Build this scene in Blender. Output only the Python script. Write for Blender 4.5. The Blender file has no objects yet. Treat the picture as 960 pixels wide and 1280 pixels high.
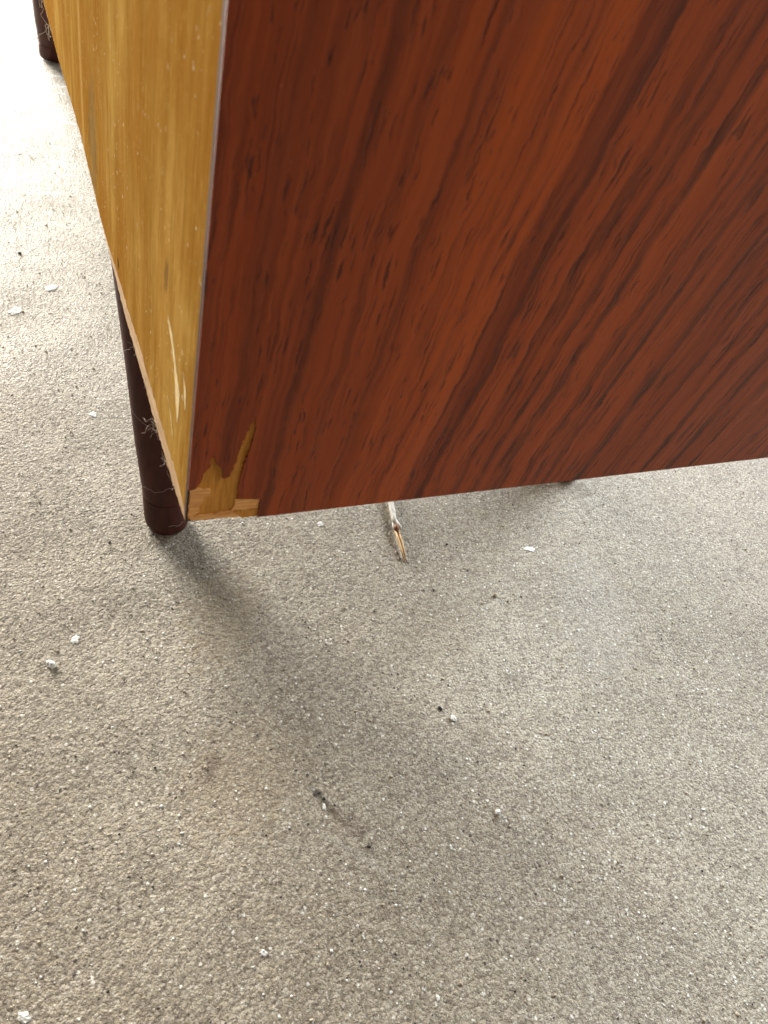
import bpy, bmesh, math, random
import numpy as np
from mathutils import Matrix, Vector
from mathutils.geometry import tessellate_polygon

S = bpy.context.scene
COL = S.collection
rnd = random.Random(7)

# ------------------------------------------------------------------ camera
cam_data = bpy.data.cameras.new("camera")
cam = bpy.data.objects.new("camera", cam_data)
COL.objects.link(cam)
cam.matrix_world = Matrix(((0.9024695, 0.1108751, -0.4162396, 0.0),
                           (-0.3570477, 0.7331075, -0.5788526, 0.0),
                           (0.2409681, 0.6710142, 0.7011949, 0.36),
                           (0, 0, 0, 1)))
cam_data.sensor_fit = 'VERTICAL'
cam_data.sensor_height = 36.0
cam_data.lens = 26.0
cam_data.clip_start = 0.01
cam_data.clip_end = 60.0
cam_data.dof.use_dof = True
cam_data.dof.focus_distance = 0.42
cam_data.dof.aperture_fstop = 24.0
S.camera = cam

# ------------------------------------------------------------------ light
world = bpy.data.worlds.new("World")
S.world = world
world.use_nodes = True
bg = world.node_tree.nodes["Background"]
bg.inputs[0].default_value = (1.0, 0.92, 0.80, 1)
bg.inputs[1].default_value = 0.175

def area(name, loc, target, sx, sy, power, color):
    d = bpy.data.lights.new(name, 'AREA')
    d.shape = 'RECTANGLE'; d.size = sx; d.size_y = sy
    d.energy = power; d.color = color
    o = bpy.data.objects.new(name, d); COL.objects.link(o)
    o.location = loc
    o.rotation_euler = (Vector(target) - Vector(loc)).to_track_quat('-Z', 'Y').to_euler()
    return o
# the open doorway behind the cabinet, and the one away to its right
area("door_opening_light", (-0.62, 3.1, 0.72), (0.0, 0.4, 0.2), 1.3, 1.38, 255, (1.0, 0.955, 0.87))
area("front_fill_light", (2.7, -0.7, 1.6), (0.25, 0.15, 0.05), 1.6, 1.5, 36, (1.0, 0.95, 0.88))  # fill lamp added at front right to brighten the teak face
area("right_opening_light", (2.4, 1.6, 1.5), (0.35, 0.15, 0.0), 1.5, 1.4, 150, (0.86, 0.94, 1.0))

S.view_settings.view_transform = 'Standard'
S.view_settings.look = 'None'
S.view_settings.exposure = 0.42
S.view_settings.gamma = 1.0
S.render.engine = 'CYCLES'

# ------------------------------------------------------------------ helpers
def link(name, me, mat=None, parent=None, loc=None, kind=None, smooth=False):
    o = bpy.data.objects.new(name, me); COL.objects.link(o)
    if mat is not None:
        for m in (mat if isinstance(mat, (list, tuple)) else [mat]): me.materials.append(m)
    if parent: o.parent = parent
    if loc: o.location = loc
    if kind: o["kind"] = kind
    if smooth: me.shade_smooth()
    return o

def tag(o, label, cat, group=None):
    o["label"] = label; o["category"] = cat
    if group: o["group"] = group
    return o

def mesh_from(verts, faces):
    me = bpy.data.meshes.new("m"); me.from_pydata([tuple(v) for v in verts], [], faces); me.update()
    return me

def jag(poly, step, amp, r, closed=False):
    """subdivide a polyline and ruffle it a little"""
    out = []
    n = len(poly)
    for i in range(n if closed else n - 1):
        a = np.array(poly[i], float); b = np.array(poly[(i + 1) % n], float)
        L = np.linalg.norm(b - a); k = max(1, int(L / step))
        d = (b - a) / max(L, 1e-9); nrm = np.array([-d[1], d[0]])
        for j in range(k):
            off = 0 if j == 0 else r.gauss(0, amp)
            out.append(tuple(a + (b - a) * j / k + nrm * off))
    if not closed: out.append(tuple(poly[-1]))
    return out

def slab(poly, axis, d0, d1, bevel=0.0):
    """polygon in the (u,z) plane given thickness from d0 to d1 along the panel normal.
       axis 'y': u is x ; axis 'x': u is y"""
    bm = bmesh.new()
    def P(u, z, d): return (u, d, z) if axis == 'y' else (d, u, z)
    f0 = [bm.verts.new(P(u, z, d0)) for u, z in poly]
    f1 = [bm.verts.new(P(u, z, d1)) for u, z in poly]
    n = len(poly)
    for a, b, c in tessellate_polygon([[Vector((u, z, 0)) for u, z in poly]]):
        bm.faces.new((f0[a], f0[b], f0[c])); bm.faces.new((f1[c], f1[b], f1[a]))
    for i in range(n):
        j = (i + 1) % n
        bm.faces.new((f0[i], f1[i], f1[j], f0[j]))
    bmesh.ops.recalc_face_normals(bm, faces=bm.faces)
    me = bpy.data.meshes.new("m"); bm.to_mesh(me); bm.free()
    return me

def box(x0, x1, y0, y1, z0, z1, bev=0.0):
    bm = bmesh.new()
    bmesh.ops.create_cube(bm, size=1)
    for v in bm.verts:
        v.co = ((x0 + x1) / 2 + v.co.x * (x1 - x0), (y0 + y1) / 2 + v.co.y * (y1 - y0), (z0 + z1) / 2 + v.co.z * (z1 - z0))
    if bev: bmesh.ops.bevel(bm, geom=list(bm.edges), offset=bev, segments=2, affect='EDGES')
    me = bpy.data.meshes.new("m"); bm.to_mesh(me); bm.free()
    return me

def tube_into(V, F, pts, rad, sides=6):
    pts = [np.array(p, float) for p in pts]
    n = len(pts); base = len(V)
    for i, p in enumerate(pts):
        t = pts[min(i + 1, n - 1)] - pts[max(i - 1, 0)]; t /= (np.linalg.norm(t) + 1e-12)
        a = np.cross(t, [0.31, 0.17, 0.93]); a /= (np.linalg.norm(a) + 1e-12); b = np.cross(t, a)
        r = rad[i] if hasattr(rad, '__len__') else rad
        for k in range(sides):
            w = 2 * math.pi * k / sides
            V.append(tuple(p + r * (math.cos(w) * a + math.sin(w) * b)))
    for i in range(n - 1):
        for k in range(sides):
            k2 = (k + 1) % sides
            F.append((base + i * sides + k, base + i * sides + k2, base + (i + 1) * sides + k2, base + (i + 1) * sides + k))
    F.append(tuple(base + k for k in range(sides))[::-1])
    F.append(tuple(base + (n - 1) * sides + k for k in range(sides)))

# ------------------------------------------------------------------ node helpers
class NT:
    def __init__(s, name):
        s.m = bpy.data.materials.new(name); s.m.use_nodes = True
        s.t = s.m.node_tree; s.b = s.t.nodes["Principled BSDF"]
        s.co = s.t.nodes.new("ShaderNodeTexCoord").outputs["Object"]
    def n(s, typ, **kw):
        nd = s.t.nodes.new(typ)
        for k, v in kw.items(): setattr(nd, k, v)
        return nd
    def put(s, sock, v):
        if isinstance(v, (int, float)): sock.default_value = v
        elif isinstance(v, tuple):
            sock.default_value = v if len(v) == len(sock.default_value) else tuple(v) + (1,)
        else: s.t.links.new(v, sock)
    def math(s, op, a, b=0.0, c=None, clamp=False):
        nd = s.n("ShaderNodeMath", operation=op, use_clamp=clamp)
        s.put(nd.inputs[0], a); s.put(nd.inputs[1], b)
        if c is not None: s.put(nd.inputs[2], c)
        return nd.outputs[0]
    def mix(s, fac, a, b, mode='MIX'):
        nd = s.n("ShaderNodeMix", data_type='RGBA', blend_type=mode)
        s.put(nd.inputs[0], fac); s.put(nd.inputs[6], a); s.put(nd.inputs[7], b)
        return nd.outputs[2]
    def noise(s, vec, scale, detail=2.0, rough=0.5, dist=0.0, dim='3D'):
        nd = s.n("ShaderNodeTexNoise", noise_dimensions=dim)
        s.put(nd.inputs["Vector"], vec); nd.inputs["Scale"].default_value = scale
        nd.inputs["Detail"].default_value = detail; nd.inputs["Roughness"].default_value = rough
        nd.inputs["Distortion"].default_value = dist
        return nd.outputs["Fac"]
    def sep(s, v=None):
        nd = s.n("ShaderNodeSeparateXYZ"); s.put(nd.inputs[0], v or s.co); return nd.outputs
    def comb(s, x, y, z):
        nd = s.n("ShaderNodeCombineXYZ")
        for i, q in enumerate((x, y, z)): s.put(nd.inputs[i], q)
        return nd.outputs[0]
    def rng(s, v, a, b, c=0.0, d=1.0, smooth=True):
        nd = s.n("ShaderNodeMapRange"); nd.interpolation_type = 'SMOOTHSTEP' if smooth else 'LINEAR'
        s.put(nd.inputs["Value"], v)
        for i, q in zip(("From Min", "From Max", "To Min", "To Max"), (a, b, c, d)): nd.inputs[i].default_value = q
        return nd.outputs[0]
    def ramp(s, v, stops, interp='LINEAR'):
        nd = s.n("ShaderNodeValToRGB"); cr = nd.color_ramp; cr.interpolation = interp
        s.put(nd.inputs[0], v)
        while len(cr.elements) < len(stops): cr.elements.new(0.5)
        for e, (p, c) in zip(cr.elements, stops):
            e.position = p; e.color = (c, c, c, 1) if isinstance(c, float) else tuple(c) + (1,)
        return nd.outputs[0]
    def blob(s, x, y, cx, cy, rx, ry, ang=0.0, wob=None):
        """soft elliptical mask about a point of the surface"""
        ca, sa = math.cos(ang), math.sin(ang)
        dx = s.math('SUBTRACT', x, cx); dy = s.math('SUBTRACT', y, cy)
        u = s.math('DIVIDE', s.math('ADD', s.math('MULTIPLY', dx, ca), s.math('MULTIPLY', dy, sa)), rx)
        v = s.math('DIVIDE', s.math('SUBTRACT', s.math('MULTIPLY', dy, ca), s.math('MULTIPLY', dx, sa)), ry)
        r = s.math('ADD', s.math('MULTIPLY', u, u), s.math('MULTIPLY', v, v))
        if wob is not None: r = s.math('ADD', r, wob)
        return s.rng(r, 0.15, 1.0, 1.0, 0.0)
    def bump(s, h, strength, dist, normal=None):
        nd = s.n("ShaderNodeBump"); nd.inputs["Strength"].default_value = strength
        nd.inputs["Distance"].default_value = dist
        s.put(nd.inputs["Height"], h)
        if normal is not None: s.put(nd.inputs["Normal"], normal)
        return nd.outputs[0]
    def out(s, color=None, rough=None, normal=None, spec=None):
        if color is not None: s.put(s.b.inputs["Base Color"], color)
        if rough is not None: s.put(s.b.inputs["Roughness"], rough)
        if normal is not None: s.put(s.b.inputs["Normal"], normal)
        if spec is not None: s.put(s.b.inputs["Specular IOR Level"], spec)
        return s.m

# ---- concrete
def concrete():
    t = NT("concrete"); x, y, z = t.sep()
    big = t.noise(t.co, 4.5, 3, 0.55); mid = t.noise(t.co, 22, 4, 0.6)
    c = t.mix(t.rng(big, 0.35, 0.68), (0.395, 0.335, 0.243), (0.530, 0.470, 0.368))
    c = t.mix(t.rng(mid, 0.42, 0.30, 0, 0.45), c, (0.215, 0.175, 0.130))
    c = t.mix(t.rng(mid, 0.45, 0.75, 0, 0.55), c, (0.345, 0.285, 0.205))
    # sand set in the paste: every grain has its own tone and stands a little proud
    def grains(sc, off=0.0):
        w = t.n("ShaderNodeVectorMath", operation='ADD'); t.put(w.inputs[0], t.co)
        nz = t.n("ShaderNodeTexNoise"); t.put(nz.inputs["Vector"], t.co); nz.inputs["Scale"].default_value = sc * 1.3; nz.inputs["Detail"].default_value = 2
        sc_ = t.n("ShaderNodeVectorMath", operation='SCALE'); t.put(sc_.inputs[0], nz.outputs["Color"]); sc_.inputs["Scale"].default_value = 0.55 / sc
        t.put(w.inputs[1], sc_.outputs[0])
        v = t.n("ShaderNodeTexVoronoi"); v.inputs["Scale"].default_value = sc; t.put(v.inputs["Vector"], w.outputs[0])
        return v.outputs["Distance"], t.sep(v.outputs["Color"])
    d1, k1 = grains(560); d2, k2 = grains(1250)
    g1 = t.noise(t.co, 760, 4, 0.75)
    c = t.mix(t.rng(g1, 0.46, 0.34, 0.0, 0.55), c, (0.12, 0.095, 0.07))
    c = t.mix(t.rng(k1[0], 0.0, 0.45, 0.62, 0.0), c, (0.15, 0.115, 0.080))
    c = t.mix(t.rng(k1[0], 0.62, 1.0, 0.0, 0.42), c, (0.60, 0.55, 0.46))
    c = t.mix(t.rng(k2[0], 0.0, 0.40, 0.60, 0.0), c, (0.13, 0.10, 0.075))
    c = t.mix(t.rng(k2[0], 0.78, 1.0, 0.0, 0.60), c, (0.68, 0.63, 0.55))
    c = t.mix(t.rng(d1, 0.50, 0.80, 0.0, 0.35), c, (0.17, 0.135, 0.10))
    c = t.mix(t.math('MULTIPLY', t.rng(k1[1], 0.975, 0.985), t.rng(d1, 0.5, 0.35)), c, (0.80, 0.77, 0.70))
    c = t.mix(t.math('MULTIPLY', t.rng(k1[2], 0.975, 0.985), t.rng(d1, 0.5, 0.35)), c, (0.07, 0.05, 0.04))
    wob = t.math('MULTIPLY', t.math('SUBTRACT', t.noise(t.co, 160, 4, 0.7), 0.5), 4.0)
    def stain(col, k, *a):
        nonlocal c
        a = (a[0], a[1], a[2] * 1.5, a[3] * 1.5) + a[4:]; k *= 0.75
        c = t.mix(t.math('MULTIPLY', t.blob(x, y, *a, wob=wob), k), c, col)
    stain((0.090, 0.055, 0.045), 0.75, 0.061, 0.148, 0.007, 0.0035, 0.9)      # brown smudge
    stain((0.34, 0.25, 0.14), 0.38, 0.075, 0.140, 0.028, 0.022, 0.4)
    stain((0.36, 0.27, 0.15), 0.45, 0.086, 0.235, 0.018, 0.030, -0.4)         # ochre tint by the shadow
    stain((0.15, 0.095, 0.06), 0.6, 0.117, 0.105, 0.008, 0.004, -0.9)          # rusty patch in the crack
    stain((0.035, 0.022, 0.018), 0.9, 0.108, 0.121, 0.005, 0.0016, -1.1)
    stain((0.50, 0.47, 0.41), 0.4, 0.116, 0.090, 0.0018, 0.018, 0.75)         # pale lip of the crack
    stain((0.27, 0.21, 0.13), 0.28, 0.215, 0.20, 0.030, 0.020, 0.4)
    stain((0.15, 0.105, 0.06), 0.7, 0.3795, 0.300, 0.011, 0.014, 0.0)         # browner tone around the hidden foot
    stain((0.50, 0.49, 0.46), 0.22, 0.325, 0.185, 0.020, 0.045, -0.5)
    # white scuffs on the floor further back
    sc = t.noise(t.comb(t.math('MULTIPLY', x, 14), t.math('MULTIPLY', y, 30), 0.0), 3.0, 5, 0.75, 0.6)
    far = t.rng(y, 0.60, 0.80)
    c = t.mix(t.math('MULTIPLY', t.math('MULTIPLY', t.rng(sc, 0.56, 0.64), far), 0.85), c, (0.74, 0.73, 0.70))
    h = t.math('ADD', t.math('ADD', t.math('MULTIPLY', t.rng(d1, 0.0, 0.8, 1.0, 0.0, False), 0.62), t.math('MULTIPLY', k1[1], 1.05)), t.math('ADD', t.math('MULTIPLY', t.rng(d2, 0.0, 0.8, 1.0, 0.0, False), 0.35), t.math('MULTIPLY', g1, 1.5)))
    return t.out(c, t.rng(big, 0.3, 0.7, 0.46, 0.62), t.bump(h, 1.0, 0.0008), 0.4)

# ---- teak veneer: growth rings run nearly straight up the panel and lean out to the right
def teak():
    t = NT("teak_veneer"); x, y, z = t.sep()
    x = t.math('DIVIDE', x, 0.8182); z = t.math('DIVIDE', t.math('SUBTRACT', z, 0.180), 0.8182)
    w1 = t.noise(t.comb(t.math('MULTIPLY', x, 20), 0.0, t.math('MULTIPLY', z, 22)), 1.0, 3, 0.55)
    w2 = t.noise(t.comb(t.math('MULTIPLY', x, 90), 3.0, t.math('MULTIPLY', z, 95)), 1.0, 3, 0.6)
    lean = t.math('MULTIPLY', z, t.math('ADD', t.math('MULTIPLY', x, 0.55), 0.045))
    u = t.math('SUBTRACT', x, lean)
    u = t.math('ADD', u, t.math('MULTIPLY', t.math('SUBTRACT', w1, 0.5), 0.007))
    u = t.math('ADD', u, t.math('MULTIPLY', t.math('SUBTRACT', w2, 0.5), 0.0018))
    w3 = t.noise(t.comb(t.math('MULTIPLY', x, 420), 8.0, t.math('MULTIPLY', z, 230)), 1.0, 3, 0.6)
    u = t.math('ADD', u, t.math('MULTIPLY', t.math('SUBTRACT', w3, 0.5), 0.0015))
    fac = t.math('DIVIDE', u, 0.36)
    def R(lines, base):
        st = [(0.0, base)]
        for (p, lo, wl, wr) in lines:
            st += [(max(0.0005, (p - wl) / .36), base), (p / .36, lo), ((p + wr) / .36, base)]
        return t.ramp(fac, st)
    dark = R([(.0290, .42, .0022, .0040), (.0548, .60, .0016, .0016), (.0680, .72, .0012, .0012), (.0790, .66, .0010, .0020),
              (.1010, .26, .0026, .0010), (.1180, .55, .0040, .0012), (.1275, .34, .0016, .0026), (.1400, .25, .0040, .0012)], 1.0)
    dark2 = R([(.0100, .72, .0040, .0020), (.0440, .80, .0030, .0010), (.1550, .50, .0030, .0010), (.1680, .32, .0030, .0012),
               (.1880, .30, .0035, .0012), (.2080, .50, .0030, .0010), (.2290, .40, .0030, .0012), (.2480, .36, .0030, .0012)], 1.0)
    band = t.ramp(fac, [(0.0, .30), (.028/.36, .35), (.0300/.36, .60), (.040/.36, .45), (.056/.36, .62), (.075/.36, .85), (.0905/.36, 1.0),
                        (.0918/.36, .34), (.1000/.36, .30), (.1025/.36, .62), (.118/.36, .50), (.1215/.36, .68), (.138/.36, .5), (.142/.36, .72),
                        (.165/.36, .48), (.170/.36, .62), (.187/.36, .46), (.190/.36, .60), (.22/.36, .42), (.26/.36, .5), (.36/.36, .4)])
    # fine growth lines and pores
    def N(a_, off, b_, det=3, ro=0.6, src=None):
        return t.noise(t.comb(t.math('MULTIPLY', u, a_), off, t.math('MULTIPLY', z, b_)), 1.0, det, ro)
    def ridge(n_, w):
        return t.rng(t.math('ABSOLUTE', t.math('SUBTRACT', n_, 0.5)), 0.0, w, 1.0, 0.0)
    f1 = N(420, 0.0, 10, 4); f2 = N(95, 7.0, 4); f3 = N(38, 21.0, 2.2)
    gap = N(140, 31.0, 30, 3)                                   # growth lines break up into dashes
    l1 = t.math('MULTIPLY', ridge(N(105, 11.0, 2.4, 2), 0.024), t.rng(gap, 0.42, 0.56))
    l2 = t.math('MULTIPLY', ridge(N(64, 17.0, 2.4, 3), 0.022), t.rng(gap, 0.50, 0.62, 0.35, 1.0))
    pores = t.math('MULTIPLY', t.rng(N(1000, 3.0, 70, 2), 0.58, 0.62), t.rng(N(150, 9.0, 30, 2), 0.44, 0.58))
    pores2 = t.math('MULTIPLY', t.rng(N(560, 13.0, 44, 2), 0.59, 0.64), t.rng(N(70, 19.0, 14, 2), 0.46, 0.60))
    right = t.rng(x, 0.055, 0.125, 0.30, 1.0)                    # plain on the left, strongly figured on the right
    c = t.mix(band, (0.145, 0.0170, 0.0025), (0.500, 0.0880, 0.0085))
    c = t.mix(t.rng(f3, 0.35, 0.66, 0.0, 0.35), c, (0.120, 0.0190, 0.0065))
    c = t.mix(t.rng(f2, 0.38, 0.66, 0.0, 0.45), c, (0.165, 0.0260, 0.0045))
    c = t.mix(t.rng(f1, 0.42, 0.64, 0.0, 0.30), c, (0.400, 0.0800, 0.0170))
    c = t.mix(t.rng(f1, 0.45, 0.30, 0.0, 0.25), c, (0.105, 0.0150, 0.0045))
    dk = (0.020, 0.0038, 0.0026)
    brk = t.noise(t.comb(t.math('MULTIPLY', x, 130), 5.0, t.math('MULTIPLY', z, 60)), 1.0, 4, 0.65)
    k = t.rng(brk, 0.34, 0.54, 0.60, 1.0)
    inv = t.math('SUBTRACT', 1.0, t.math('MULTIPLY', dark, dark2))
    c = t.mix(t.math('MULTIPLY', inv, t.math('MULTIPLY', k, 1.1), clamp=True), c, dk)
    c = t.mix(t.math('MULTIPLY', t.math('MULTIPLY', l1, 0.62), right), c, dk)
    c = t.mix(t.math('MULTIPLY', t.math('MULTIPLY', l2, 0.60), right), c, dk)
    c = t.mix(t.math('MULTIPLY', pores, 0.70), c, dk)
    c = t.mix(t.math('MULTIPLY', t.math('MULTIPLY', pores2, 0.60), t.math('ADD', t.math('MULTIPLY', right, 0.6), 0.4)), c, dk)
    dust = t.math('MULTIPLY', t.rng(t.noise(t.co, 900, 2, 0.5), 0.71, 0.75), t.rng(t.noise(t.co, 30, 2, 0.5), 0.42, 0.6))
    c = t.mix(t.math('MULTIPLY', dust, 0.5), c, (0.42, 0.20, 0.10))
    h = t.math('SUBTRACT', t.math('MULTIPLY', f1, 0.6), t.math('ADD', t.math('ADD', pores, pores2), t.math('MULTIPLY', l1, 0.5)))
    m = t.out(c, t.rng(f2, 0.3, 0.7, 0.40, 0.52), t.bump(h, 0.6, 0.0002), 0.27)
    return m

def ply():
    t = NT("varnished_birch"); x, y, z = t.sep()
    y = t.math('DIVIDE', y, 0.8182); z = t.math('ADD', t.math('DIVIDE', t.math('SUBTRACT', z, 0.180), 0.8182), 0.14)
    v = t.comb(0.0, t.math('MULTIPLY', y, 60), t.math('MULTIPLY', z, 7))
    a = t.noise(v, 1.0, 4, 0.6)
    b = t.noise(t.comb(0.0, t.math('MULTIPLY', y, 420), t.math('MULTIPLY', z, 26)), 1.0, 3, 0.6)
    d = t.noise(t.comb(0.0, t.math('MULTIPLY', y, 14), t.math('MULTIPLY', z, 12)), 1.0, 3, 0.55)
    c = t.mix(t.rng(a, 0.35, 0.68), (0.295, 0.150, 0.030), (0.41, 0.228, 0.055))
    c = t.mix(t.rng(d, 0.42, 0.62, 0, 0.65), c, (0.29, 0.125, 0.020))
    c = t.mix(t.rng(d, 0.46, 0.32, 0, 0.45), c, (0.50, 0.31, 0.085))
    c = t.mix(t.rng(b, 0.55, 0.72, 0, 0.35), c, (0.60, 0.38, 0.13))
    c = t.mix(t.rng(b, 0.44, 0.30, 0, 0.45), c, (0.20, 0.085, 0.015))
    pf = t.noise(t.comb(0.0, t.math('MULTIPLY', y, 600), t.math('MULTIPLY', z, 130)), 1.0, 3, 0.6)
    c = t.mix(t.rng(pf, 0.58, 0.70, 0, 0.45), c, (0.17, 0.075, 0.016))
    c = t.mix(t.rng(pf, 0.40, 0.30, 0, 0.40), c, (0.62, 0.40, 0.12))
    # pale stripe, grey smudge
    st = t.rng(t.math('ABSOLUTE', t.math('SUBTRACT', y, 0.319)), 0.003, 0.009, 0.25, 0.0)
    c = t.mix(st, c, (0.66, 0.47, 0.17))
    wob = t.math('MULTIPLY', t.math('SUBTRACT', t.noise(t.co, 120, 4, 0.7), 0.5), 3.0)
    c = t.mix(t.math('MULTIPLY', t.blob(y, z, 0.27, 0.165, 0.022, 0.045, 0.2, wob=wob), 0.55), c, (0.16, 0.11, 0.055))
    c = t.mix(t.math('MULTIPLY', t.blob(y, z, 0.054, 0.214, 0.004, 0.012, 0.25, wob=wob), 0.65), c, (0.15, 0.085, 0.035))
    c = t.mix(t.math('MULTIPLY', t.blob(y, z, 0.174, 0.147, 0.004, 0.003, 0.0, wob=wob), 0.9), c, (0.03, 0.025, 0.02))
    # little paint and dust specks
    sp = t.noise(t.co, 340, 3, 0.65)
    reg = t.noise(t.co, 26, 2, 0.5)
    msk = t.math('MULTIPLY', t.rng(sp, 0.64, 0.70), t.rng(reg, 0.46, 0.58))
    c = t.mix(t.math('MULTIPLY', msk, 0.8), c, (0.78, 0.68, 0.48))
    return t.out(c, t.rng(a, 0.3, 0.7, 0.72, 0.85), t.bump(t.math('ADD', b, t.math('MULTIPLY', sp, 0.6)), 0.3, 0.0003), 0.0)

def woody(name, c0, c1, sx, sy, sz, rough, spec=0.4, bump=0.4, bd=0.0004):
    t = NT(name); x, y, z = t.sep()
    a = t.noise(t.comb(t.math('MULTIPLY', x, sx), t.math('MULTIPLY', y, sy), t.math('MULTIPLY', z, sz)), 1.0, 4, 0.65)
    c = t.mix(t.rng(a, 0.32, 0.68), c0, c1)
    return t.out(c, rough, t.bump(a, bump, bd), spec)

M_concrete = concrete()
M_teak = teak()
M_ply = ply()
M_core = woody("ochre_core", (0.42, 0.170, 0.026), (0.60, 0.270, 0.052), 700, 700, 90, 0.7, 0.15, 0.25)
M_pale = woody("bare_pale_wood", (0.58, 0.245, 0.070), (0.84, 0.45, 0.17), 110, 90, 1300, 0.8, 0.15, 0.5)
M_torn = woody("torn_ply_edge", (0.40, 0.235, 0.120), (0.60, 0.41, 0.235), 300, 60, 700, 0.8, 0.2, 0.8)
M_band = woody("grey_brown_edging", (0.060, 0.036, 0.028), (0.11, 0.072, 0.056), 30, 200, 60, 0.85, 0.1)
M_leg = woody("dark_stained_wood", (0.048, 0.0085, 0.0055), (0.085, 0.0170, 0.0105), 160, 160, 10, 0.50, 0.35, 0.15, 0.0002)
M_scr = woody("raw_scratch", (0.62, 0.43, 0.17), (0.80, 0.62, 0.32), 500, 500, 200, 0.7)
M_dark = woody("unfinished_dark_wood", (0.05, 0.025, 0.015), (0.09, 0.05, 0.03), 60, 60, 60, 0.8)
M_lint = NT("grey_lint").out((0.62, 0.56, 0.50), 0.9)
M_white = woody("white_paint_flake", (0.74, 0.74, 0.71), (0.84, 0.83, 0.80), 400, 400, 400, 0.6)
M_tan = woody("tan_pebble", (0.30, 0.24, 0.17), (0.52, 0.45, 0.35), 500, 500, 500, 0.6)
M_blk = woody("dark_crumb", (0.018, 0.013, 0.010), (0.04, 0.03, 0.022), 500, 500, 500, 0.6)
M_bark = woody("pale_skin", (0.46, 0.42, 0.35), (0.76, 0.73, 0.67), 700, 200, 700, 0.6)
M_brown = woody("brown_fibre", (0.13, 0.045, 0.020), (0.26, 0.11, 0.05), 900, 120, 900, 0.55)
M_gold = woody("straw_fibre", (0.52, 0.30, 0.12), (0.74, 0.52, 0.27), 900, 120, 900, 0.45)

# ------------------------------------------------------------------ the floor
def tile(n, cell, lo, hi, seed):
    """periodic band-limited noise, wavelengths lo..hi metres, unit rms"""
    r = np.random.default_rng(seed)
    f = np.fft.rfft2(r.standard_normal((n, n)))
    kx = np.fft.fftfreq(n, cell)[:, None]; ky = np.fft.rfftfreq(n, cell)[None, :]
    k = np.hypot(kx, ky)
    f *= np.exp(-(k * lo) ** 2 * 1.2) * (1 - np.exp(-(k * hi) ** 2 * 1.2))
    a = np.fft.irfft2(f, (n, n)); return (a / a.std()).astype(np.float32)

def look(t, cell, X, Y):
    n = t.shape[0]
    u = X / cell; v = Y / cell
    i = np.floor(u).astype(np.int64); j = np.floor(v).astype(np.int64)
    a = (u - i).astype(np.float32); b = (v - j).astype(np.float32)
    i0, i1, j0, j1 = i % n, (i + 1) % n, j % n, (j + 1) % n
    return (t[i0, j0] * (1 - a) + t[i1, j0] * a) * (1 - b) + (t[i0, j1] * (1 - a) + t[i1, j1] * a) * b

T_f = tile(1024, 0.0004, 0.0008, 0.0022, 1)
T_w = tile(1024, 0.00045, 0.0002, 0.0016, 9)
T_m = tile(1024, 0.0006, 0.0032, 0.0100, 2)
T_l = tile(512, 0.01, 0.05, 0.30, 3)
def height(X, Y):
    c, s = math.cos(0.6), math.sin(0.6)
    f = look(T_f, 0.0004, X * c - Y * s, X * s + Y * c)
    f = np.sign(f) * np.abs(f) ** 0.9
    m = look(T_m, 0.0006, X, Y)
    l = look(T_l, 0.01, X + 1.3, Y + .4)
    h = 0.00012 * np.clip(f, -2.6, 1.9) + 0.00005 * m + 0.00030 * l + 0.00005 * look(T_w, 0.00045, X, Y)
    # crack with a lifted lip
    dx, dy = X - 0.112, Y - 0.110
    a = math.atan2(-0.030, 0.014); u = dx * math.cos(a) + dy * math.sin(a); v = -dx * math.sin(a) + dy * math.cos(a)
    h -= 0.0012 * np.exp(-(u / 0.010) ** 2 - (v / 0.0016) ** 2)
    h += 0.00035 * np.exp(-((u - 0.012) / 0.016) ** 2 - ((v + 0.0035) / 0.0016) ** 2)
    return h

def axis_pts(core0, core1, step, end0, end1, g0, g1):
    a = list(np.arange(core0, core1, step)); s = step; p = a[-1]
    while p < end1: s *= g1; p += s; a.append(min(p, end1))
    s = step; p = core0; left = []
    while p > end0: s *= g0; p -= s; left.append(max(p, end0))
    return np.array(left[::-1] + a)
xs = axis_pts(-0.12, 0.62, 0.00095, -7.0, 7.0, 1.12, 1.10)
ys = axis_pts(-0.10, 0.42, 0.00090, -7.0, 9.0, 1.15, 1.012)
X, Y = np.meshgrid(xs, ys, indexing='ij')
Z = height(X, Y)
nx, ny = len(xs), len(ys)
me = bpy.data.meshes.new("floor")
co = np.stack([X, Y, Z], -1).reshape(-1, 3).astype(np.float32)
me.vertices.add(nx * ny); me.vertices.foreach_set("co", co.ravel())
ii, jj = np.meshgrid(np.arange(nx - 1), np.arange(ny - 1), indexing='ij')
q = (ii * ny + jj).ravel()
quads = np.stack([q, q + ny, q + ny + 1, q + 1], -1).astype(np.int32)
me.loops.add(quads.size); me.loops.foreach_set("vertex_index", quads.ravel())
me.polygons.add(len(quads)); me.polygons.foreach_set("loop_start", np.arange(0, quads.size, 4, dtype=np.int32))
me.update(calc_edges=True)
ground = link("concrete_floor", me, M_concrete, kind="structure")
print("floor quads", len(quads))

def gz(x, y): return float(height(np.array([x]), np.array([y]))[0])

# ------------------------------------------------------------------ the cabinet
K = 0.8182
CX, CY, HC = 0.0486 * K, 0.1869 * K, 0.180          # nearest bottom corner
DX, DY, TOP = 0.366, 1.128, 0.74            # depth, length, top height
root = bpy.data.objects.new("cabinet", None); COL.objects.link(root); root.location = (CX, CY, 0)
tag(root, "reddish teak cabinet on round dark legs with chipped veneer at its corner", "cabinet")

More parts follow.
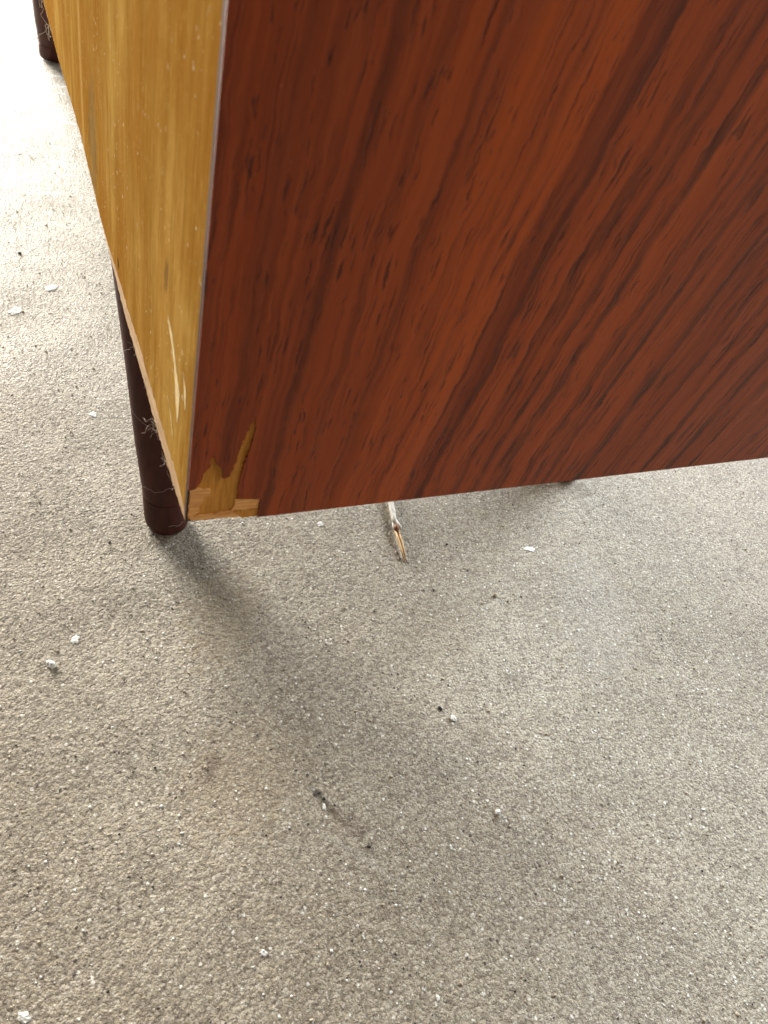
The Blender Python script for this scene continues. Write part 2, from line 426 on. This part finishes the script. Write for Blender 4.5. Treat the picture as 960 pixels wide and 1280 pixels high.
r = random.Random(3)
mm = lambda L: [(a * K / 1000, b * K / 1000) for a, b in L]
chip = mm([(28.2, 0), (28.3, 10.5), (24.0, 11.4), (18.9, 12.4), (18.6, 17.5), (18.8, 22.4), (19.3, 30.7), (21.0, 38.4), (21.7, 48.3), (20.8, 51.8),
           (19.5, 48.1), (17.3, 38.8), (16.2, 31.0), (14.7, 24.6), (12.6, 23.6), (11.9, 27.0), (11.3, 29.2), (9.1, 31.8), (8.2, 36.0), (7.4, 35.1),
           (7.2, 30.5), (5.1, 27.5), (4.5, 23.5), (2.7, 19.9), (0, 19.3)])
up = HC
W = [(u, z + up) for u, z in jag(chip, 0.0008, 0.00015, r)]
poly = W + [(0, TOP), (DX, TOP), (DX, up)]
P = lambda name, me, mat, **k: link(name, me, mat, root, **k)
side = P("side_panel", slab([(0.0006, up + 0.0020), (0.0006, TOP - .0005), (DX - .0005, TOP - .0005), (DX - .0005, up + 0.0020)], 'y', 0.00072, 0.018), M_core)
side["label"] = "ochre core board showing where veneer is gone"
ven = link("veneer", slab(poly, 'y', 0.0, 0.0007), M_teak, side)
ven["label"] = "reddish teak veneer with dark slanting grain"
# strips of pale crossband still stuck on the core
def flake(pts, d0, d1, mat, name="splinter"):
    return link(name, slab([(u, z + up) for u, z in jag(mm(pts), 0.0013, 0.00025, r, True)], 'y', d0, d1), mat, side)
flake([(0.7, 19.0), (4.0, 19.6), (8.5, 17.6), (8.0, 15.0), (6.0, 14.4), (6.3, 12.0), (4.6, 9.5), (5.2, 6.9), (2.2, 4.4), (0.7, 4.8)], 0.00035, 0.00085, M_pale)
flake([(2.0, 2.3), (1.0, 4.4), (2.8, 4.1), (9, 4.6), (17.5, 5.2), (19.2, 3.4), (20.5, 1.4), (12, 1.8)], 0.0002, 0.00085, M_pale)
flake([(18.2, 11.7), (20.5, 11.2), (23.6, 10.9), (28.2, 10.3), (28.0, 5.0), (23.0, 4.8), (17.2, 5.0), (18.4, 8.0)], 0.00032, 0.00085, M_pale)
flake([(18.4, 4.8), (23, 4.7), (28.0, 4.6), (28.0, 0.05), (22.2, 0.1), (20.3, 1.6)], 0.00042, 0.00085, M_core)
P("edge_band", slab([(0.00075, up + .001), (0.00075, TOP)] + jag([(0.0032 * K, TOP), (0.0036 * K, up + .003)], .004, .00018, r), 'x', 0.0, 0.0007), M_band)
# birch board: face veneer torn off along its lower edge
low = mm([(3.6, -1.0), (22.7, -4.0), (41.8, -5.6), (68.2, -7.2), (93.5, -7.4), (120.9, -8.6), (151.2, -10.2), (190.2, -8.2), (234.3, -7.2), (337.3, 1.5), (400, -1), (480, -4.5), (614, -2.4), (800, 0), (1070, 0)])
upp = mm([(3.6, 4.4), (18.6, 6.1), (33.7, 6.4), (58.3, 4.7), (83.8, 4.3), (105.3, 4.6), (140.6, 0.8), (166.7, 0.3), (217.4, -4.1), (250, -5.0), (337.3, 2.2), (400, 0.5), (480, -3.3), (614, -1), (800, 1), (1070, 1)])
low[-1] = (DY - .001, 0); upp[-1] = (DY - .0012, .001)
J1 = [(u, z + up) for u, z in jag(low, 0.0022, 0.00035, r)]
J2 = [(u, z + up) for u, z in jag(upp, 0.0022, 0.00040, r)]
back = P("back_panel", slab(J2 + [(DY - .0012, TOP - .001), (0.0034 * K, TOP - .001)], 'x', 0.0002, 0.0060), M_ply)
back["label"] = "honey coloured birch board"
link("torn_edge", slab(J1 + [(DY - .0014, up + .02), (0.0047 * K, up + .02)], 'x', 0.00045, 0.006), M_torn, back)
P("back_core", box(0.0061, 0.012, 0.019, DY - .002, up + .021, TOP - .002), M_dark)
# pale gouges in the birch
def gouge(pts, wd):
    V = []; L = mm(pts)
    lft, rgt = [], []
    for i, (u, z) in enumerate(L):
        w = wd[i] / 1100
        lft.append((u - w, z + up)); rgt.append((u + w, z + up))
    link("gouge", slab(jag(lft + rgt[::-1], 0.0012, 0.00015, r, True), 'x', 0.0001, 0.0004), M_scr, back)
gouge([(47.5, 61), (43, 59), (37, 54.5), (31.5, 50), (27.5, 45), (26, 38), (24, 31)], [.5, 3.2, 2.6, 2.4, 4.0, 2.6, .4])
gouge([(20.5, 57), (16.5, 55), (14.5, 49), (13.6, 46)], [.4, 1.4, 1.2, .3])
gouge([(43, 28), (36, 25), (30, 18)], [.3, 1.0, .3])
# remaining closed carcass
P('gap_shade_strip', box(0.0008, DX - .0008, 0.0013, 0.0178, up + .0003, up + .0018), M_dark)  # dark strip added, stands in for the shadowed gap below the chipped core
P("bottom_panel", box(0.006, DX - .001, 0.018, DY - .018, up + .004, up + .02), M_dark)
P("top_panel", box(0.013, DX - .001, 0.0182, DY - .0182, TOP - .02, TOP - .003), M_dark)
P("front_panel", box(DX - .018, DX - .0002, 0.0184, DY - .0184, up + .0205, TOP - .0205), M_teak)
P("side_panel", box(0.0, DX, DY - .0178, DY, up, TOP), M_teak)

# legs
def lathe(profile, sy, flare=1.0, n=40):
    V, F = [], []
    for z, rr in profile:
        for k in range(n):
            a = 2 * math.pi * k / n
            V.append((rr * flare * math.cos(a) , rr * flare * math.sin(a) + sy * z, z))
    m = len(profile)
    for i in range(m - 1):
        for k in range(n):
            F.append((i * n + k, i * n + (k + 1) % n, (i + 1) * n + (k + 1) % n, (i + 1) * n + k))
    F.append(tuple(range(n))[::-1]); F.append(tuple((m - 1) * n + k for k in range(n)))
    return mesh_from(V, F)
RF = 1.10
foot_prof = [(0.0005, .0088), (.0009, .0102), (.0020, .0113), (.004, .0120), (.009, .0123), (.0170, .01235), (.0190, .0124), (.0194, .01238)]
leg_prof0 = [(.0195, .01238), (.0200, .01245), (.05, .0153), (.08, .0173), (.10, .0188), (.14, .0220), (.1835, .0255)]
foot_prof = [(a, b * RF) for a, b in foot_prof]; leg_prof = [(a, b * (RF - (RF - 1) * min(1, a / .12))) for a, b in leg_prof0]
SY = 0.45
legs = [(0.0690 - CX, 0.3095 - CY, 1, 1.0), (0.0740 - CX, 1.075 - CY, -1, 1.25), (0.3790 - CX, 0.3150 - CY, 1, 1.0), (0.3760 - CX, 1.133 - CY, -1, 1.0)]
cache = {}
for (lx, ly, sg, fl) in legs:
    if (sg, fl) not in cache:
        a = lathe(leg_prof, SY * sg, fl); b = lathe(foot_prof, SY * sg, fl)
        for q_ in (a, b): q_.materials.append(M_leg); q_.shade_smooth()
        cache[(sg, fl)] = (a, b)
    a, b = cache[(sg, fl)]
    o = link("leg", a, None, root, (lx, ly, 0)); link("foot", b, None, o)

# ------------------------------------------------------------------ lint caught on the torn edge and the leg
def tuft(loc, size, n, seed, name="lint_tuft", rad=0.00013):
    rr = random.Random(seed); V, F = [], []
    for i in range(n):
        p = np.array([0, 0, 0.]); d = np.array([-abs(rr.gauss(.3, .5)), rr.gauss(0, 1), rr.gauss(-.3, .8)]); d /= np.linalg.norm(d)
        pts = [p.copy()]
        st = size * rr.uniform(.06, .16)
        for k in range(rr.randint(7, 14)):
            d = d + np.array([rr.gauss(0, .45) for _ in range(3)]); d /= np.linalg.norm(d)
            p = p + d * st; pts.append(p.copy())
        tube_into(V, F, pts, rad * rr.uniform(.6, 1.3), 4)
    return link(name, mesh_from(V, F), M_lint, loc=loc)
tl = [(0.0913, 0.003, .0045, 7, "pale lint tuft on the torn board edge, highest on the near leg"),
      (0.0700, -.002, .005, 7, "curled lint tuft below the highest one on the board edge"),
      (0.0610, .001, .006, 9, "largest woolly lint tuft, halfway down the near leg"),
      (0.0420, -.001, .0045, 6, "thin curled lint tuft just above the lowest one"),
      (0.0255, .001, .005, 8, "lowest fuzzy lint tuft, near the chipped corner"),
      (0.5600, -.002, .012, 12, "pale fluff hanging before the foot of the far leg"),
      (0.6100, .002, .010, 10, "pale fluff at the top left, on the far end of the board edge"),
      (0.1280, -.002, .004, 5, "tiny lint tuft high on the board edge at the leg top")]
for i, (y, dz, s, n, lab) in enumerate(tl):
    y *= K; dz *= K
    z = float(np.interp(y, [a for a, b in J1], [b for a, b in J1]))
    tag(tuft((CX + .0008, CY + y, z + dz), s, n, 40 + i, rad=.00005 if y < .3 else .00018), lab, "lint", "lint tufts on the torn board edge")
def thread(pts, lab, rad=0.00008):
    V, F = [], []; tube_into(V, F, pts, rad, 4)
    tag(link("cobweb_thread", mesh_from(V, F), M_lint), lab, "cobweb", "cobweb threads across the near leg")
def leg_pt(z, ang):
    rr = float(np.interp(z, [p[0] for p in foot_prof + leg_prof], [p[1] for p in foot_prof + leg_prof])) + .0002
    return (CX + legs[0][0] + rr * math.cos(ang), CY + legs[0][1] + SY * z + rr * math.sin(ang), z)
A = lambda d: math.radians(d)
thread([leg_pt(.027 + .004 * k / 12 + .0007 * math.sin(k * .7) + .0004 * math.sin(k * 1.9), A(200 + 75 * k / 12)) for k in range(13)], "wavy pale thread around the near leg just above its foot")
thread([leg_pt(.070 - .004 * k / 9, A(190 + 60 * k / 9)) for k in range(10)], "straight faint thread across the middle of the near leg")
thread([leg_pt(.008 + .0006 * math.sin(k * .8), A(265 + 40 * k / 9)) for k in range(10)], "short curled thread low on the near leg foot")

# ------------------------------------------------------------------ the broken stick on the floor
stick = bpy.data.objects.new("stick", None); COL.objects.link(stick)
sx, sy = 0.2190, 0.300; stick.location = (sx, sy, gz(sx, sy))
tag(stick, "thin whitish stick with split brown tip poking out under the teak panel", "stick")
def sub(name, paths, mat, sides=8):
    V, F = [], []
    for pts, rad in paths: tube_into(V, F, [np.array(p) - np.array((sx, sy, 0)) for p in pts], rad, sides)
    return link(name, mesh_from(V, F), mat, stick, smooth=True)
sub("shaft", [([(.2262, .330, .0035), (.2226, .314, .0033), (.2195, .300, .0032), (.2165, .288, .0033), (.2150, .2805, .0030)],
               [.0018, .0019, .0020, .0019, .0021])], M_bark, 10)
sub("bark_flap", [([(.2166, .2845, .0042), (.2174, .2790, .0040), (.2181, .2768, .0026)], [.0009, .0013, .0003]),
                  ([(.2140, .2835, .0036), (.2134, .2788, .0030), (.2136, .2770, .0020)], [.0006, .0011, .0003])], M_bark)
sub("knot", [([(.2152, .2812, .0036), (.2146, .2790, .0042), (.2140, .2770, .0040), (.2138, .2756, .0030)], [.0014, .0022, .0018, .0008])], M_brown)
sub("split_fibre", [([(.2132, .2780, .0034), (.2124, .2700, .0034), (.2112, .2605, .0028), (.2104, .2520, .0016)], [.0006, .0009, .0008, .0004])], M_gold, 6)
sub("split_fibre", [([(.2146, .2775, .0030), (.2138, .2700, .0026), (.2122, .2610, .0022), (.2112, .2530, .0012)], [.0010, .0008, .0006, .0003])], M_brown, 6)
sub("split_fibre", [([(.2152, .2770, .0034), (.2143, .2690, .0036), (.2131, .2610, .0030), (.2117, .2540, .0016)], [.0006, .0007, .0006, .0003])], M_gold, 6)
sub("split_fibre", [([(.2112, .2600, .0020), (.2098, .2560, .0012), (.2088, .2525, .0008)], [.0004, .0005, .0002])], M_bark, 6)
sub("split_fibre", [([(.2124, .2590, .0020), (.2120, .2540, .0010), (.2125, .2500, .0008)], [.0004, .0004, .0002])], M_brown, 6)

# ------------------------------------------------------------------ pebbles, flakes and crumbs lying about
def rock(name, x, y, s, mat, lab, cat, flat=.7, group=None, seed=0, ax=1.0):
    rr = random.Random(seed * 13 + 5)
    bm = bmesh.new(); bmesh.ops.create_icosphere(bm, subdivisions=2, radius=1)
    ph = [rr.uniform(0, 6) for _ in range(6)]
    for v in bm.verts:
        c = v.co.copy(); k = 1 + .22 * math.sin(c.x * 2.6 + ph[0]) + .18 * math.sin(c.y * 3.1 + ph[1]) + .14 * math.sin(c.z * 4 + ph[2]) + rr.uniform(-.07, .07)
        v.co = Vector((c.x * k * s * ax, c.y * k * s, c.z * k * s * flat))
    m = bpy.data.meshes.new("m"); bm.to_mesh(m); bm.free()
    o = link(name, m, mat, loc=(x, y, gz(x, y) + s * flat * .55)); o.rotation_euler[2] = rr.uniform(0, 6)
    return tag(o, lab, cat, group)
def chipf(x, y, s, lab, seed, ax=1.4):
    """flat flake of white paint stuck to the floor, ragged outline, follows the relief"""
    rr = random.Random(seed); n = 15
    a0 = rr.uniform(0, 6); V = [(0, 0, gz(x, y) + .0005)]; F = []
    ring = []
    for k in range(n):
        a = 2 * math.pi * k / n; q_ = s * rr.uniform(.62, 1.1)
        px, py = q_ * ax * math.cos(a), q_ * math.sin(a)
        ring.append((px * math.cos(a0) - py * math.sin(a0), px * math.sin(a0) + py * math.cos(a0)))
    for px, py in ring: V.append((px * .6, py * .6, gz(x + px * .6, y + py * .6) + .0005))
    for px, py in ring: V.append((px, py, gz(x + px, y + py) + .0003))
    for px, py in ring: V.append((px, py, gz(x + px, y + py) - .0006))
    for k in range(n):
        j = (k + 1) % n
        F.append((0, 1 + k, 1 + j))
        F.append((1 + k, 1 + n + k, 1 + n + j, 1 + j)); F.append((1 + n + k, 1 + 2 * n + k, 1 + 2 * n + j, 1 + n + j))
    return tag(link("paint_flake", mesh_from(V, F), M_white, loc=(x, y, 0)), lab, "paint flake", "white paint flakes stuck to the concrete")
for i, (x, y, s, lab, ax) in enumerate([
    (.0385, .415, .0028, "star shaped white paint flake on concrete left of the near leg", 1.1),
    (.026, .571, .0042, "wide white paint flake on concrete level with the top of the near leg", 1.5),
    (-.002, .540, .0038, "narrow white paint flake at the left edge of the photo", 2.0),
    (.308, .247, .0027, "elongated white flake in the pale patch right of the stick", 1.7),
    (.064, .063, .0013, "small white flake at the bottom, left of the middle", 1.4),
    (-.028, .071, .0022, "white flake in the bottom left corner of the photo", 1.3),
    (.008, .236, .0022, "faint white flake just above the bright pebble at left", 1.4),
    (.131, .023, .0009, "tiny white flake at the bottom middle of the photo", 1.4),
    (.165, .2935, .0022, "small white flake just under the teak panel, left of the stick", 1.2)]):
    chipf(x, y, s, lab, 100 + i, ax)
rock("pebble", -.005, .223, .0021, M_white, "bright white pebble on open concrete at the left", "pebble", .8, "small pebbles on the concrete", 1)
rock("pebble", .196, .087, .0015, M_white, "upright cream pebble in the lower right, beside a dark shadow pit", "pebble", 1.1, "small pebbles on the concrete", 2)
rock("pebble", .262, .2145, .0015, M_tan, "round tan pebble to the right below the stick", "pebble", .9, "small pebbles on the concrete", 3)
rock("pebble", .195, .141, .0013, M_white, "small pale pebble beside a black crumb right of the middle", "pebble", .8, "small pebbles on the concrete", 4, 1.6)
for i, (x, y, s, m, lab) in enumerate([
    (.190, .149, .0012, M_blk, "black crumb beside the small pale pebble right of the middle"),
    (.221, .227, .0009, M_blk, "black crumb below the split tip of the stick"),
    (.0335, .300, .0008, M_blk, "tiny black crumb left of the near foot"),
    (.2475, .262, .0008, M_blk, "tiny black crumb right of the split tip"),
    (.1085, .1225, .0007, M_blk, "upper black crumb in the crack"),
    (.1100, .1185, .0008, M_blk, "lower black crumb in the crack"),
    (.1238, .0905, .0008, M_blk, "black crumb at the lower end of the crack lip"),
    (.006, .622, .0014, M_blk, "black crumb alone on the concrete at the far left")]):
    rock("crumb", x, y, s, m, lab, "crumb", .8, "dark crumbs on the concrete", 20 + i)
rock("pebble", .1090, .1150, .0012, M_white, "glassy white pebble on the lip of the crack", "pebble", .9, "small pebbles on the concrete", 50)

# loose sand: thousands of grains, nobody could count them
def sand(name, n, mat, s0, s1, seed, lab, cat):
    g = np.random.default_rng(seed)
    ico = bmesh.new(); bmesh.ops.create_icosphere(ico, subdivisions=1, radius=1)
    bv = np.array([v.co[:] for v in ico.verts]); bf = np.array([[v.index for v in f.verts] for f in ico.faces]); ico.free()
    px = g.uniform(-.11, .62, n); py = -.10 + g.uniform(0, 1, n) ** 1.5 * 0.95
    pz = height(px, py)
    sc = s0 + (s1 - s0) * g.uniform(0, 1, n) ** 3
    V = bv[None] * g.uniform(.75, 1.3, (n, len(bv), 1)) * sc[:, None, None] * g.uniform(.7, 1.3, (n, 1, 3))
    V += np.stack([px, py, pz + sc * .12], -1)[:, None]
    F = bf[None] + (np.arange(n) * len(bv))[:, None, None]
    m = bpy.data.meshes.new("m")
    m.vertices.add(n * len(bv)); m.vertices.foreach_set("co", V.astype(np.float32).ravel())
    F = F.reshape(-1, 3).astype(np.int32)
    m.loops.add(F.size); m.loops.foreach_set("vertex_index", F.ravel())
    m.polygons.add(len(F)); m.polygons.foreach_set("loop_start", np.arange(0, F.size, 3, dtype=np.int32))
    m.update(calc_edges=True)
    return tag(link(name, m, mat, kind="stuff"), lab, cat)
sand("sand_grains", 8000, M_white, .0002, .0007, 11, "tiny pale sand grains scattered over the concrete", "sand")
sand("tan_sand_grains", 4500, M_tan, .0003, .0009, 12, "tan sand grains scattered over the concrete", "sand")
sand("dark_sand_grains", 1800, M_blk, .00025, .0006, 13, "dark specks scattered over the concrete", "sand")
